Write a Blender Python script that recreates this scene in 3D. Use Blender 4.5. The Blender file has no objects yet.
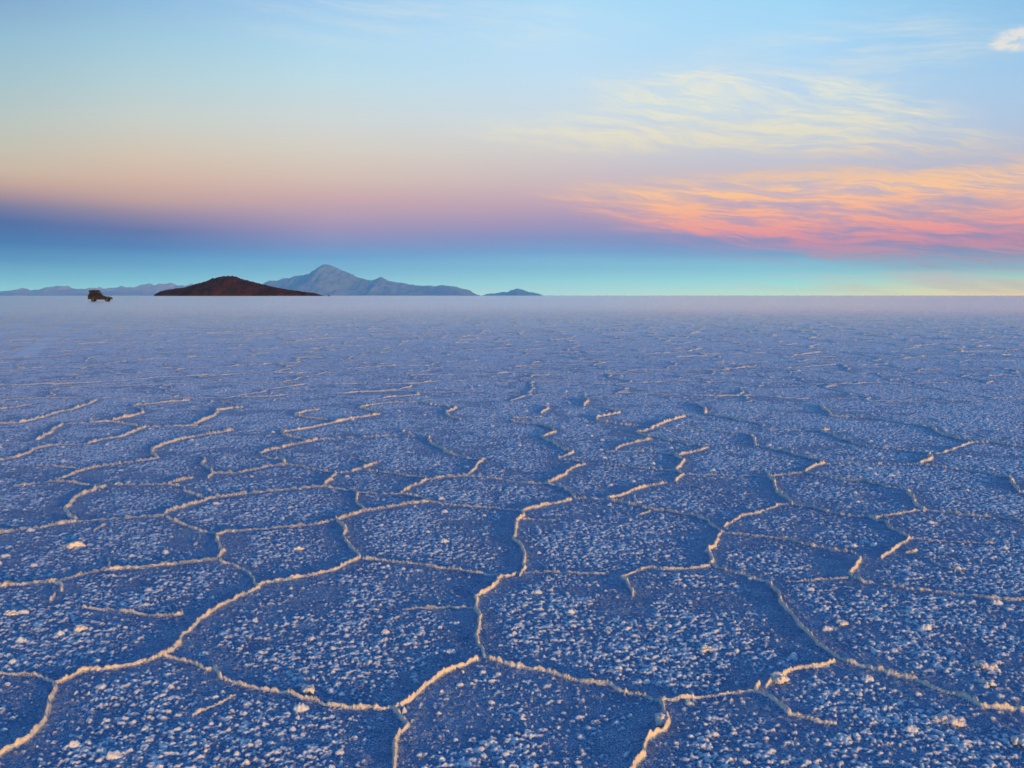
import bpy, bmesh, math, random
import numpy as np
from mathutils import Vector, Matrix, noise as mnoise
R = math.radians
random.seed(7)
sc = bpy.context.scene

# ------------------------------------------------------------------ camera
CAM_H, FPX = 1.10, 900.0
HORIZON_Y = 295.6
PITCH = math.atan((384 - HORIZON_Y) / FPX)            # camera looks this far below the horizon
cd = bpy.data.cameras.new('camera'); cam = bpy.data.objects.new('camera', cd)
sc.collection.objects.link(cam); sc.camera = cam
cd.sensor_width = 36; cd.lens = FPX / 1024 * 36
cd.clip_start = 0.05; cd.clip_end = 250000
cam.location = (0, 0, CAM_H); cam.rotation_euler = (R(90) - PITCH, 0, 0)

def ray(x, y):
    cx, cy = x - 512, 384 - y
    c, s = math.cos(PITCH), math.sin(PITCH)
    v = Vector((cx, FPX * c + cy * s, cy * c - FPX * s)); v.normalize(); return v
def azel(x, y):
    v = ray(x, y); return math.degrees(math.atan2(v.x, v.y)), math.degrees(math.asin(v.z))
def ground(x, y):
    v = ray(x, y); t = CAM_H / -v.z; return (v.x * t, v.y * t)

def lin(c):
    r = []
    for v in c[:3]:
        v = v / 255.0
        r.append(v / 12.92 if v <= 0.04045 else ((v + 0.055) / 1.055) ** 2.4)
    return (r[0], r[1], r[2], 1.0)

# ------------------------------------------------------------------ sun direction
SUN_AZ, SUN_EL = 146.0, 4.5                           # clockwise from the view direction, degrees
sd = Vector((math.sin(R(SUN_AZ)) * math.cos(R(SUN_EL)), math.cos(R(SUN_AZ)) * math.cos(R(SUN_EL)), math.sin(R(SUN_EL))))
ld = bpy.data.lights.new('sun', 'SUN'); ld.energy = 5.0; ld.angle = R(0.6); ld.color = (1.0, 0.50, 0.05)
lo = bpy.data.objects.new('sun', ld); sc.collection.objects.link(lo)
lo.rotation_euler = sd.to_track_quat('Z', 'Y').to_euler(); lo.location = (30, -6, 20)

# ------------------------------------------------------------------ node helper
class NT:
    def __init__(s, tree): s.t = tree; tree.nodes.clear()
    def n(s, typ, **kw):
        nd = s.t.nodes.new(typ)
        for k, v in kw.items():
            if k.startswith('i_'):
                key = k[2:]; key = int(key) if key.isdigit() else key.replace('_', ' ')
                s.set(nd.inputs[key], v)
            else: setattr(nd, k, v)
        return nd
    def set(s, sock, v):
        if hasattr(v, 'is_output'): s.t.links.new(v, sock)
        else: sock.default_value = v
    def m(s, op, a, b=None, c=None, clamp=False):
        nd = s.t.nodes.new('ShaderNodeMath'); nd.operation = op; nd.use_clamp = clamp
        s.set(nd.inputs[0], a)
        if b is not None: s.set(nd.inputs[1], b)
        if c is not None: s.set(nd.inputs[2], c)
        return nd.outputs[0]
    def mix(s, f, a, b, blend='MIX'):
        nd = s.t.nodes.new('ShaderNodeMix'); nd.data_type = 'RGBA'; nd.blend_type = blend
        s.set(nd.inputs[0], f); s.set(nd.inputs[6], a); s.set(nd.inputs[7], b); return nd.outputs[2]
    def ss(s, v, a, b, lo=0.0, hi=1.0, smooth=True):
        nd = s.t.nodes.new('ShaderNodeMapRange'); nd.interpolation_type = 'SMOOTHSTEP' if smooth else 'LINEAR'
        s.set(nd.inputs[0], v); s.set(nd.inputs[1], a); s.set(nd.inputs[2], b); s.set(nd.inputs[3], lo); s.set(nd.inputs[4], hi)
        return nd.outputs[0]
    def ramp(s, v, stops, interp='LINEAR'):
        nd = s.t.nodes.new('ShaderNodeValToRGB'); cr = nd.color_ramp; cr.interpolation = interp
        s.set(nd.inputs[0], v)
        stops = sorted(stops, key=lambda q: q[0])
        while len(cr.elements) < len(stops): cr.elements.new(0.5)
        for e, (p, c) in zip(cr.elements, stops): e.position = p
        for e, (p, c) in zip(cr.elements, stops): e.color = c
        return nd.outputs[0]
    def noise(s, vec, scale, detail=4, rough=0.55, dist=0.0):
        nd = s.t.nodes.new('ShaderNodeTexNoise'); s.set(nd.inputs['Vector'], vec)
        nd.inputs['Scale'].default_value = scale; nd.inputs['Detail'].default_value = detail
        nd.inputs['Roughness'].default_value = rough; nd.inputs['Distortion'].default_value = dist
        return nd.outputs[0]

# ------------------------------------------------------------------ world: dusk sky with the earth-shadow band
w = bpy.data.worlds.new("World"); sc.world = w; w.use_nodes = True
N = NT(w.node_tree)
tc = N.n('ShaderNodeTexCoord'); sep = N.n('ShaderNodeSeparateXYZ'); N.set(sep.inputs[0], tc.outputs['Generated'])
X, Y, Z = sep.outputs
DEG = 180 / math.pi
el = N.m('MULTIPLY', N.m('ARCSINE', Z), DEG)
az = N.m('MULTIPLY', N.m('ARCTAN2', X, Y), DEG)
EL0, EL1 = -3.0, 30.0
t = N.ss(el, EL0, EL1, smooth=False)
# the colour of the sky at successive heights, looking in six directions
COLS = {
  10:  [(0,(130,170,204)),(40,(148,188,210)),(80,(164,194,204)),(120,(184,196,192)),(150,(194,190,176)),(170,(198,182,164)),(184,(192,164,154)),(194,(168,146,154)),(207,(120,126,158)),(222,(80,112,162)),(242,(74,124,174)),(260,(90,148,188)),(280,(120,182,202)),(295,(146,202,206))],
  150: [(0,(142,185,220)),(40,(160,200,220)),(80,(178,206,214)),(120,(198,205,200)),(155,(208,194,178)),(180,(206,178,164)),(200,(188,160,158)),(214,(148,138,162)),(231,(98,120,168)),(248,(84,132,182)),(264,(98,160,196)),(281,(124,188,208)),(295,(150,206,210))],
  330: [(0,(156,200,236)),(40,(172,212,236)),(80,(188,217,228)),(120,(204,212,212)),(150,(210,204,194)),(178,(208,188,178)),(198,(198,168,172)),(214,(178,156,176)),(230,(152,146,182)),(245,(122,147,190)),(257,(104,158,202)),(270,(118,175,206)),(285,(142,198,211)),(295,(166,208,210))],
  560: [(0,(172,217,245)),(40,(182,219,243)),(80,(192,219,238)),(120,(203,215,223)),(155,(206,201,201)),(185,(199,181,187)),(205,(186,162,181)),(223,(158,149,183)),(238,(128,146,190)),(252,(114,160,202)),(266,(124,182,208)),(283,(148,205,213)),(295,(172,212,211))],
  800: [(0,(160,212,243)),(40,(168,213,243)),(80,(178,211,238)),(120,(188,207,227)),(155,(190,196,211)),(185,(187,180,198)),(207,(180,162,187)),(226,(158,149,184)),(242,(126,142,186)),(255,(118,162,198)),(268,(130,190,208)),(283,(154,212,210)),(295,(188,216,196))],
  1015:[(0,(136,190,229)),(40,(150,196,231)),(80,(164,200,229)),(120,(174,196,221)),(155,(178,186,205)),(185,(180,172,192)),(207,(176,158,180)),(228,(160,144,174)),(244,(128,132,170)),(256,(118,152,184)),(266,(130,180,196)),(276,(154,202,194)),(285,(200,206,168)),(295,(228,206,148))],
}
HZ_DENS, HZ_TOP, HZ_R = 2.2e-5, 1890.0, 64000.0
HZ_COL = (.09, .26, .46)
def through_haze(c, e, a):                            # what must stand behind the haze to be seen as c
    e = max(e, .01); L = min(HZ_TOP / math.sin(R(e)), HZ_R / max(abs(math.cos(R(a))), .3)); T = math.exp(-HZ_DENS * L)
    return tuple(max(.004, (c[k] - HZ_COL[k] * (1 - T)) / T) for k in range(3)) + (1.0,)
def stops_of(px, cols):
    s = []
    for y, c in cols:
        a_, e_ = azel(px, y); s.append(((e_ - EL0) / (EL1 - EL0), through_haze(lin(c), e_, a_)))
    top = lin(cols[0][1]); 
    s.append(((24.0 - EL0) / (EL1 - EL0), (top[0] * .55, top[1] * .66, top[2] * .82, 1)))
    s.append((1.0, (0.12, 0.25, 0.52, 1)))
    s.append((0.0, through_haze(lin(cols[-1][1]), .05, azel(px, 295)[0])))
    return s
keys = sorted(COLS); cur = None; pa = None
for k in keys:
    c = N.ramp(t, stops_of(k, COLS[k])); a = azel(k, 290)[0]
    cur = c if cur is None else N.mix(N.ss(az, pa, a, smooth=False), cur, c)
    pa = a
absaz = N.m('ABSOLUTE', az)
# unseen sky: west and back glow raised to light the salt; east dim blue
west = N.ramp(t, [(0.0, (1.9, 1.1, .50, 1)), ((4 - EL0) / 33, (1.7, 1.1, .60, 1)), ((10 - EL0) / 33, (.60, .56, .50, 1)), ((16 - EL0) / 33, (.18, .34, .56, 1)), (1.0, (0.10, 0.22, 0.50, 1))])
east = N.ramp(t, [(0.0, (.14, .26, .42, 1)), ((5 - EL0) / 33, (.16, .24, .42, 1)), ((12 - EL0) / 33, (.22, .28, .42, 1)), ((20 - EL0) / 33, (.14, .27, .52, 1)), (1.0, (0.08, 0.2, 0.48, 1))])
cur = N.mix(N.ss(az, 38, 85), cur, west)
cur = N.mix(N.ss(az, -40, -80), cur, east)
back = N.ramp(t, [(0.0, (1.7, 1.6, 1.25, 1)), ((6 - EL0) / 33, (1.6, 1.6, 1.3, 1)), ((13 - EL0) / 33, (.70, .90, 1.0, 1)), ((20 - EL0) / 33, (.20, .48, .85, 1)), (1.0, (0.06, 0.22, 0.60, 1))])
cur = N.mix(N.ss(absaz, 100, 140), cur, back)
# clouds: thin cirrus streaks low in the north-west, lit from below
comb = N.n('ShaderNodeCombineXYZ')
N.set(comb.inputs[0], az); N.set(comb.inputs[1], N.m('MULTIPLY_ADD', az, 0.10, el)); comb.inputs[2].default_value = 0
def scaled(v, s, off=(0, 0, 0)):
    mp = N.n('ShaderNodeMapping'); N.set(mp.inputs[0], v); mp.inputs['Scale'].default_value = s; mp.inputs['Location'].default_value = off
    return mp.outputs[0]
warp = N.noise(scaled(comb.outputs[0], (.12, .35, 1)), 1.0, 3)
warpv = N.n('ShaderNodeVectorMath', operation='MULTIPLY_ADD'); wn = N.n('ShaderNodeCombineXYZ'); N.set(wn.inputs[1], warp)
N.set(warpv.inputs[0], wn.outputs[0]); warpv.inputs[1].default_value = (0, 1.8, 0); N.set(warpv.inputs[2], comb.outputs[0])
streak = N.noise(scaled(warpv.outputs[0], (.13, 1.1, 1), (3.1, 7.7, 0)), 1.0, 7, .66, .1)
fine = N.noise(scaled(warpv.outputs[0], (.22, 3.6, 1), (9.1, 1.7, 0)), 1.0, 6, .7, .1)
tex = N.m('ADD', N.m('MULTIPLY', streak, .65), N.m('MULTIPLY', fine, .35))
def blob(x, y, rx, ry, tilt=0.0, p=1.0):              # soft window round one part of the cloud field
    a0, e0 = azel(x, y); u = N.m('SUBTRACT', az, a0); v = N.m('SUBTRACT', el, e0)
    v = N.m('MULTIPLY_ADD', u, -tilt, v)
    q = N.m('ADD', N.m('POWER', N.m('DIVIDE', N.m('ABSOLUTE', u), rx), 2), N.m('POWER', N.m('DIVIDE', N.m('ABSOLUTE', v), ry), 2))
    return N.m('MULTIPLY', N.ss(q, 1.0, 0.0), p)
m1 = N.m('MAXIMUM', N.m('MAXIMUM', blob(765, 112, 13, 2.9, -.13, 1.3), blob(640, 132, 14, 1.6, 0, .7)), blob(850, 138, 11, 1.4, -.1, .8))
m2 = N.m('MAXIMUM', N.m('MAXIMUM', N.m('MAXIMUM', blob(880, 206, 20, 3.0, -.03, 1.3), blob(900, 224, 19, 1.5, -.03, 1.9)), blob(1080, 208, 26, 4.0, 0, 1.5)), blob(715, 203, 13, 1.9, -.05, .8))
m3 = blob(1017, 39, 1.7, .75, 0, 2.0)
m4 = N.m('MAXIMUM', blob(800, 70, 16, 3.2, .1, .30), blob(420, 25, 16, 2.0, 0, .22))
m5 = blob(960, 282, 15, .9, 0, .9)
cm = N.m('MAXIMUM', N.m('MAXIMUM', m1, m2), m4)
fib = N.noise(scaled(warpv.outputs[0], (.5, 9.0, 1), (4.1, 2.7, 0)), 1.0, 5, .7, .1)
comb2 = N.n('ShaderNodeCombineXYZ'); N.set(comb2.inputs[0], az); N.set(comb2.inputs[1], N.m('MULTIPLY_ADD', warp, 2.6, N.m('MULTIPLY_ADD', az, 0.17, el)))
s2 = N.noise(scaled(comb2.outputs[0], (.17, 1.3, 1), (1.3, 4.2, 0)), 1.0, 8, .68, .25)
f2 = N.noise(scaled(comb2.outputs[0], (.5, 6.5, 1), (6.3, 2.2, 0)), 1.0, 6, .7, .15)
d1 = N.m('MULTIPLY', N.m('MULTIPLY', N.ss(s2, .33, .70), N.ss(f2, .30, .72, .55, 1.1)), N.m('MINIMUM', N.m('MULTIPLY', m1, 2.0), 1.5), clamp=True)
cm = N.m('MAXIMUM', m2, m4)
dens = N.m('MULTIPLY', N.m('MULTIPLY', N.ss(streak, .33, .66), N.ss(fine, .30, .66, .25, 1.0)), N.ss(fib, .3, .7, .55, 1.15))
dens = N.m('MULTIPLY', dens, N.m('MINIMUM', N.m('MULTIPLY', cm, 2.1), 2.3), clamp=True)
puff = N.noise(scaled(comb.outputs[0], (.6, 1.3, 1), (2, 5, 0)), 1.0, 6, .6)
dens3 = N.m('MULTIPLY', m3, N.ss(puff, .34, .70), clamp=True)
dens5 = N.m('MULTIPLY', m5, N.ss(streak, .40, .66, 0, .85))
def eln(y): return (azel(850, y)[1] - EL0) / (EL1 - EL0)
def hz_(y, c): return through_haze(lin(c), azel(850, y)[1], 20)
ccol = N.ramp(t, [(eln(291), lin((240, 200, 140))), (eln(245), hz_(245, (196, 142, 164))), (eln(232), hz_(232, (232, 150, 150))), (eln(212), hz_(212, (248, 176, 142))), (eln(190), hz_(190, (255, 198, 142))),
                  (eln(165), lin((250, 208, 170))), (eln(140), lin((252, 236, 196))), (eln(100), lin((248, 244, 214))), (eln(40), lin((244, 240, 226)))])
cur = N.mix(N.m('MULTIPLY', N.m('MAXIMUM', dens, d1), .86), cur, ccol)
cur = N.mix(N.m('MULTIPLY', dens3, .85), cur, lin((248, 238, 224)))
cur = N.mix(dens5, cur, (2.0, 1.25, .5, 1))
# overhead: the physical sky, tinted deep blue to colour the light on the salt
nis = N.n('ShaderNodeTexSky', sky_type='NISHITA'); nis.sun_disc = False
nis.sun_elevation = R(SUN_EL); nis.sun_rotation = R(SUN_AZ); nis.altitude = 3650
nsk = N.mix(1.0, nis.outputs[0], (0.042, 0.240, 0.480, 1), 'MULTIPLY')
cur = N.mix(N.ss(el, 20, 38), cur, nsk)
bg = N.n('ShaderNodeBackground'); N.set(bg.inputs[0], cur); bg.inputs[1].default_value = 0.81
wo = N.n('ShaderNodeOutputWorld'); N.set(wo.inputs[0], bg.outputs[0])
w.cycles.sampling_method = 'MANUAL'; w.cycles.sample_map_resolution = 1024

sc.view_settings.view_transform = 'Standard'; sc.view_settings.look = 'None'
sc.view_settings.exposure = 0.33; sc.view_settings.gamma = 1.0; sc.view_settings.use_curve_mapping = False
sc.render.engine = 'CYCLES'
sc.cycles.max_bounces = 5; sc.cycles.diffuse_bounces = 2; sc.cycles.volume_bounces = 1

# ------------------------------------------------------------------ object helpers
def link(o, parent=None):
    sc.collection.objects.link(o)
    if parent: o.parent = parent
    return o
def tag(o, label=None, cat=None, group=None, kind=None):
    if label: o['label'] = label
    if cat: o['category'] = cat
    if group: o['group'] = group
    if kind: o['kind'] = kind
    return o
def np_mesh(name, co, faces, smooth=True):
    me = bpy.data.meshes.new(name); nf, k = faces.shape
    me.vertices.add(len(co)); me.vertices.foreach_set('co', co.astype(np.float32).ravel())
    me.loops.add(nf * k); me.loops.foreach_set('vertex_index', faces.astype(np.int32).ravel())
    me.polygons.add(nf); me.polygons.foreach_set('loop_start', np.arange(0, nf * k, k, dtype=np.int32))
    me.polygons.foreach_set('use_smooth', np.full(nf, smooth, dtype=bool))
    me.update(calc_edges=True); return me

# numpy noise
def h2(ix, iy, seed):
    n = (ix.astype(np.int64) * 374761393 + iy.astype(np.int64) * 668265263 + seed * 1442695041) & 0xFFFFFFFF
    n = ((n ^ (n >> 13)) * 1274126177) & 0xFFFFFFFF
    n = ((n ^ (n >> 16)) * 2246822519) & 0xFFFFFFFF
    n = n ^ (n >> 15)
    return (n & 0xFFFFFF).astype(np.float32) / 16777216.0
def vnoise(x, y, seed):
    ix = np.floor(x); iy = np.floor(y); fx = (x - ix).astype(np.float32); fy = (y - iy).astype(np.float32)
    ix = ix.astype(np.int64); iy = iy.astype(np.int64)
    u = fx * fx * (3 - 2 * fx); v = fy * fy * (3 - 2 * fy)
    a = h2(ix, iy, seed); b = h2(ix + 1, iy, seed); c = h2(ix, iy + 1, seed); d = h2(ix + 1, iy + 1, seed)
    return (a + (b - a) * u) * (1 - v) + (c + (d - c) * u) * v
def fbm(x, y, seed, octv=4, gain=.5):
    s = 0; amp = 1; tot = 0
    for i in range(octv):
        s = s + amp * vnoise(x * 2 ** i + i * 17.3, y * 2 ** i - i * 9.1, seed + i); tot += amp; amp *= gain
    return s / tot
def sstep(v, a, b):
    q = np.clip((v - a) / (b - a), 0, 1); return q * q * (3 - 2 * q)

# ------------------------------------------------------------------ salt flat: the ridges as they lie on the ground
# each entry: corner of a 4x enlarged reading of the ridges, strength, points in it
RG = [
 (0,620,1,[(-40,585),(0,555),(40,525),(85,500),(110,470),(150,430),(185,400),(185,370),(190,335),(210,310),(222,258)]),
 (0,620,.75,[(222,258),(270,240),(350,215),(440,202),(520,188),(590,168),(650,150)]),
 (0,620,.45,[(-60,208),(0,212),(60,215),(140,225),(175,242),(222,250)]),
 (0,500,1,[(1044,355),(1024,362),(960,395),(900,425),(850,455),(800,485),(760,520),(722,545),(715,590),(710,590),(683,617),(665,632)]),
 (0,620,.6,[(650,150),(700,165),(760,185),(830,205),(860,200)]),
 (0,620,1,[(858,196),(870,225),(880,242)]),
 (0,620,.65,[(880,242),(940,262),(1024,280),(1084,287),(1144,300),(1214,320),(1274,325),(1324,342),(1404,352),(1494,355),(1589,358)]),
 (0,620,.3,[(770,385),(840,355),(900,335),(950,315)]),
 (256,620,.9,[(565,358),(610,330),(640,300),(680,262),(730,235),(790,205),(850,185),(888,165)]),
 (256,620,1,[(570,365),(600,395),(618,435),(590,465),(570,495),(565,540),(555,592),(540,640)]),
 (256,500,1,[(985,312),(950,345),(905,380),(880,410),(862,440),(885,470),(890,500),(868,535),(875,570),(890,610),(905,630)]),
 (256,620,.8,[(905,150),(960,168),(1024,188),(1124,198),(1204,218),(1264,238),(1324,258),(1404,265),(1454,285),(1524,310),(1584,328),(1620,330)]),
 (512,620,1,[(603,330),(590,370),(615,410),(610,440),(575,460),(540,490),(530,520),(548,550),(500,590),(480,640)]),
 (512,620,.35,[(600,325),(700,310),(800,305),(870,300),(950,290)]),
 (512,620,.9,[(985,258),(965,275),(960,288),(985,300),(1024,318),(1064,340),(1104,378)]),
 (768,620,.5,[(80,378),(150,395),(240,420)]),
 (768,500,1,[(25,345),(40,410),(70,440),(100,470),(130,510),(175,545),(190,578),(240,605),(265,630),(300,648)]),
 (768,620,.95,[(300,168),(400,190),(470,210),(550,235),(620,260),(700,290),(790,318),(860,348),(920,355),(1000,358),(1060,380)]),
 (768,620,.5,[(250,165),(200,190),(140,200),(80,225),(20,240),(-20,270)]),
 (0,500,.8,[(-60,150),(0,137),(65,125),(150,118),(220,103),(300,88)]),
 (0,400,1,[(420,350),(370,362),(310,385),(285,415),(265,440),(275,465),(295,485)]),
 (0,500,.35,[(300,88),(400,82),(500,75),(580,68),(645,65)]),
 (0,400,.9,[(645,462),(680,440),(740,430),(800,412),(850,395),(920,385),(1024,374),(1094,366),(1174,357),(1254,350),(1299,348)]),
 (0,500,.65,[(660,68),(700,85),(750,110),(800,130),(865,140)]),
 (0,500,1,[(960,125),(910,132),(870,145),(885,180),(895,210),(865,242)]),
 (0,500,.5,[(960,125),(1024,120),(1104,112),(1184,105),(1264,97),(1339,88)]),
 (0,500,.75,[(-30,355),(60,348),(140,335),(220,325),(300,308),(370,292),(440,280),(520,275),(600,272),(650,265),(740,258),(800,248),(865,242)]),
 (0,500,.8,[(200,325),(240,340),(252,368)]),
 (0,500,.6,[(225,385),(208,405)]),
 (0,500,.6,[(870,245),(930,265),(980,290),(1024,320),(1044,350)]),
 (0,500,.35,[(340,435),(420,440),(480,450),(560,468),(640,475),(740,465)]),
 (0,500,.5,[(425,240),(440,268)]),
 (0,500,.3,[(370,130),(420,100)]),
 (256,500,.9,[(15,352),(35,342),(80,330),(150,318),(250,298),(320,278),(380,252),(415,240)]),
 (256,500,.9,[(315,88),(370,70),(430,48),(500,38),(580,25),(640,10),(690,8)]),
 (256,500,1,[(320,92),(355,120),(355,150),(380,185),(410,215),(415,240)]),
 (256,500,.55,[(430,238),(520,242),(600,252),(700,265),(800,280),(870,292),(930,300),(985,308)]),
 (256,500,.5,[(690,8),(780,20),(860,30),(940,35),(1024,42),(1064,48)]),
 (256,500,.35,[(600,440),(640,435),(740,430),(850,438)]),
 (256,500,.6,[(985,310),(1024,300),(1074,290)]),
 (512,500,1,[(240,4),(180,15),(110,30),(40,48),(45,70),(12,100),(10,130),(25,165),(30,200),(60,235),(55,270),(50,290),(35,305)]),
 (512,500,.2,[(45,78),(200,82)]),
 (512,500,.35,[(60,288),(200,292),(300,298),(380,298)]),
 (512,500,.6,[(430,310),(460,295),(520,280),(560,272),(640,282),(740,272),(780,265)]),
 (512,500,.85,[(430,310),(460,325),(475,360),(470,388)]),
 (512,500,.65,[(385,0),(440,12),(520,30),(580,40),(630,42),(680,55),(740,68),(790,90),(835,128)]),
 (512,500,.3,[(555,45),(500,65)]),
 (512,500,1,[(838,130),(820,165),(780,205),(800,235),(785,262)]),
 (512,500,.75,[(785,262),(860,290),(920,305),(1024,328),(1049,342)]),
 (512,500,.5,[(838,130),(920,140),(1024,150),(1104,160),(1164,178),(1224,190),(1294,200),(1364,215)]),
 (512,500,.35,[(850,110),(920,70),(1024,35),(1084,20),(1114,18)]),
 (768,500,.55,[(95,18),(200,38),(280,58),(340,68),(400,72)]),
 (768,500,.9,[(400,72),(430,90),(465,95),(510,125),(570,157)]),
 (768,500,.45,[(410,75),(480,65),(540,55),(600,45),(625,45)]),
 (768,500,.5,[(625,42),(720,52),(820,65),(940,75),(1024,95),(1080,100)]),
 (768,500,.75,[(575,158),(540,180),(510,205),(470,218),(435,235)]),
 (768,500,.4,[(575,158),(650,165),(760,172),(900,175)]),
 (768,500,1,[(350,235),(345,270),(335,300),(350,320),(380,335)]),
 (768,500,.6,[(380,335),(480,345),(560,358),(660,370),(780,385),(900,400),(1024,405),(1100,405)]),
 (768,500,.3,[(90,332),(170,325),(260,325),(330,320)]),
 (768,500,.4,[(650,240),(690,265),(780,295)]),
 (768,500,.5,[(550,215),(600,206)]),
 (0,400,.6,[(-40,45),(0,38),(60,30),(125,20)]),
 (0,400,.8,[(-40,100),(0,97),(80,92),(150,75),(220,55),(290,38),(350,20),(390,0)]),
 (0,400,1,[(255,97),(215,115),(200,135),(150,160)]),
 (0,400,.9,[(-40,252),(0,243),(60,230),(110,215),(150,195),(205,183)]),
 (0,400,.4,[(205,183),(300,180),(350,178)]),
 (0,400,.9,[(350,178),(410,160),(480,150),(505,140),(545,125),(575,112)]),
 (0,400,.5,[(440,85),(510,98),(570,110)]),
 (0,400,.9,[(455,82),(520,68),(575,55),(560,38),(530,22),(600,18),(680,10),(760,3)]),
 (0,400,.45,[(255,97),(350,92),(440,85)]),
 (0,400,.95,[(930,122),(850,138),(780,148),(720,160),(660,178),(620,195),(605,215),(625,235)]),
 (0,400,.85,[(625,238),(540,248),(450,262),(370,272),(320,285),(270,305),(230,322)]),
 (0,400,.45,[(140,262),(220,262),(325,278)]),
 (0,400,.55,[(60,345),(130,338),(225,325)]),
 (0,400,.5,[(230,325),(320,335),(420,348)]),
 (0,400,.9,[(770,105),(810,85),(860,62),(870,50),(860,45),(920,35),(970,30)]),
 (0,400,.5,[(970,30),(930,15),(880,5)]),
 (0,400,.45,[(575,110),(680,108),(760,105),(840,108)]),
 (0,400,.95,[(820,232),(815,260),(850,295),(835,315)]),
 (0,400,.75,[(850,295),(940,295),(1024,278),(1084,265),(1129,260)]),
 (0,400,.9,[(770,315),(720,325),(670,342)]),
 (0,400,.75,[(670,342),(730,352),(740,368),(800,390),(830,400)]),
 (0,400,.3,[(450,345),(560,342),(670,342)]),
 (256,400,.8,[(260,38),(200,45),(155,60),(200,72),(280,82)]),
 (256,400,.9,[(485,60),(400,72),(320,90),(250,105),(180,120),(105,130),(115,145),(180,160),(200,170)]),
 (256,400,.75,[(490,60),(470,45),(410,33),(470,20),(570,10),(650,10),(700,20),(800,30)]),
 (256,400,.9,[(805,32),(765,50),(775,68),(820,80)]),
 (256,400,.9,[(250,160),(190,172),(120,188),(50,205),(12,218)]),
 (256,400,.6,[(12,218),(60,235),(105,240)]),
 (256,400,.9,[(105,236),(110,257)]),
 (256,400,.5,[(110,257),(200,270),(310,292)]),
 (256,400,.4,[(250,160),(400,152),(560,145),(690,148)]),
 (256,400,1,[(692,150),(690,172),(740,195),(790,222)]),
 (256,400,.5,[(790,222),(850,238),(905,242)]),
 (256,400,.9,[(903,240),(875,270),(845,305)]),
 (256,400,1,[(318,292),(295,320),(272,348)]),
 (256,400,.5,[(272,348),(330,358),(400,370)]),
 (256,400,.95,[(400,372),(405,410),(440,437)]),
 (256,400,.8,[(480,255),(430,275),(380,288),(318,295)]),
 (256,400,.5,[(380,232),(430,242),(455,255)]),
 (256,400,.5,[(430,282),(520,292),(620,308),(680,315)]),
 (256,400,.9,[(575,375),(620,350),(680,325),(740,312),(840,305)]),
 (256,400,.5,[(840,305),(920,312),(1024,328),(1154,335)]),
 (256,400,.65,[(580,374),(640,388),(690,405)]),
 (256,400,.4,[(400,372),(480,378),(575,375)]),
 (256,400,.6,[(600,122),(592,132),(620,142)]),
 (512,400,.6,[(0,75),(60,72),(120,68)]),
 (512,400,.9,[(145,30),(120,55)]),
 (512,400,1,[(300,0),(290,25)]),
 (512,400,.85,[(390,38),(435,52),(400,60),(340,70),(345,85),(420,98),(490,105)]),
 (512,400,.85,[(0,88),(60,95),(135,105),(160,118),(180,130),(110,150),(140,165),(180,185),(215,205),(240,210),(190,235)]),
 (512,400,.4,[(190,238),(280,250),(300,262)]),
 (512,400,.95,[(300,262),(260,270),(220,300),(170,318),(130,332)]),
 (512,400,.75,[(130,335),(190,345),(230,375),(255,395)]),
 (512,400,.9,[(490,132),(550,118),(600,98),(660,75),(690,68)]),
 (512,400,.6,[(490,132),(550,150),(640,165),(720,182),(780,190)]),
 (512,400,.8,[(780,192),(740,205),(690,215),(655,225)]),
 (512,400,.85,[(415,205),(440,185),(490,172),(550,158)]),
 (512,400,.4,[(375,208),(480,208),(560,212),(650,222)]),
 (512,400,1,[(655,225),(685,245),(670,265),(645,285),(680,300),(650,328)]),
 (512,400,.45,[(370,258),(460,268),(560,280),(640,288)]),
 (512,400,.9,[(620,335),(540,350),(480,362),(430,385),(380,398)]),
 (512,400,.35,[(255,398),(320,395),(380,398)]),
 (512,400,1,[(750,18),(770,35),(775,55)]),
 (512,400,.6,[(775,58),(850,70),(920,85),(980,95),(1010,105)]),
 (512,400,.75,[(945,140),(975,155),(965,185)]),
 (512,400,.35,[(490,105),(690,120),(800,125),(880,135),(945,138)]),
 (512,400,.4,[(690,300),(800,302),(1024,306),(1164,292)]),
 (512,400,.3,[(650,335),(720,345),(760,355)]),
 (512,400,.4,[(970,188),(1024,196)]),
 (768,400,.9,[(210,25),(235,45),(255,65)]),
 (768,400,.45,[(255,65),(350,70),(450,80),(560,98),(650,112)]),
 (768,400,.85,[(650,112),(680,130),(740,155),(810,170),(900,172),(940,180),(1024,190),(1080,196)]),
 (768,400,.4,[(810,172),(740,200),(660,215)]),
 (768,400,.6,[(240,120),(205,125),(260,145),(330,172),(410,190),(500,200),(640,215)]),
 (768,400,.9,[(640,215),(652,235),(610,255)]),
 (768,400,.5,[(590,258),(700,272),(800,285),(900,300),(975,312)]),
 (768,400,1,[(978,315),(990,340),(1000,370)]),
 (768,400,.5,[(1000,370),(1060,375)]),
 (768,400,.85,[(0,200),(60,205),(120,225),(180,240),(222,255),(180,270),(145,290)]),
 (768,400,.5,[(145,292),(220,308),(300,322),(400,330),(480,350),(560,362)]),
 (768,400,1,[(570,366),(572,400),(600,420),(627,442)]),
 (768,400,1,[(0,305),(30,335),(40,375),(75,400),(98,420)]),
 (768,400,.4,[(-20,120),(100,122),(205,125)]),
 (768,400,.35,[(225,255),(350,258),(480,260),(590,258)]),
]
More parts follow.
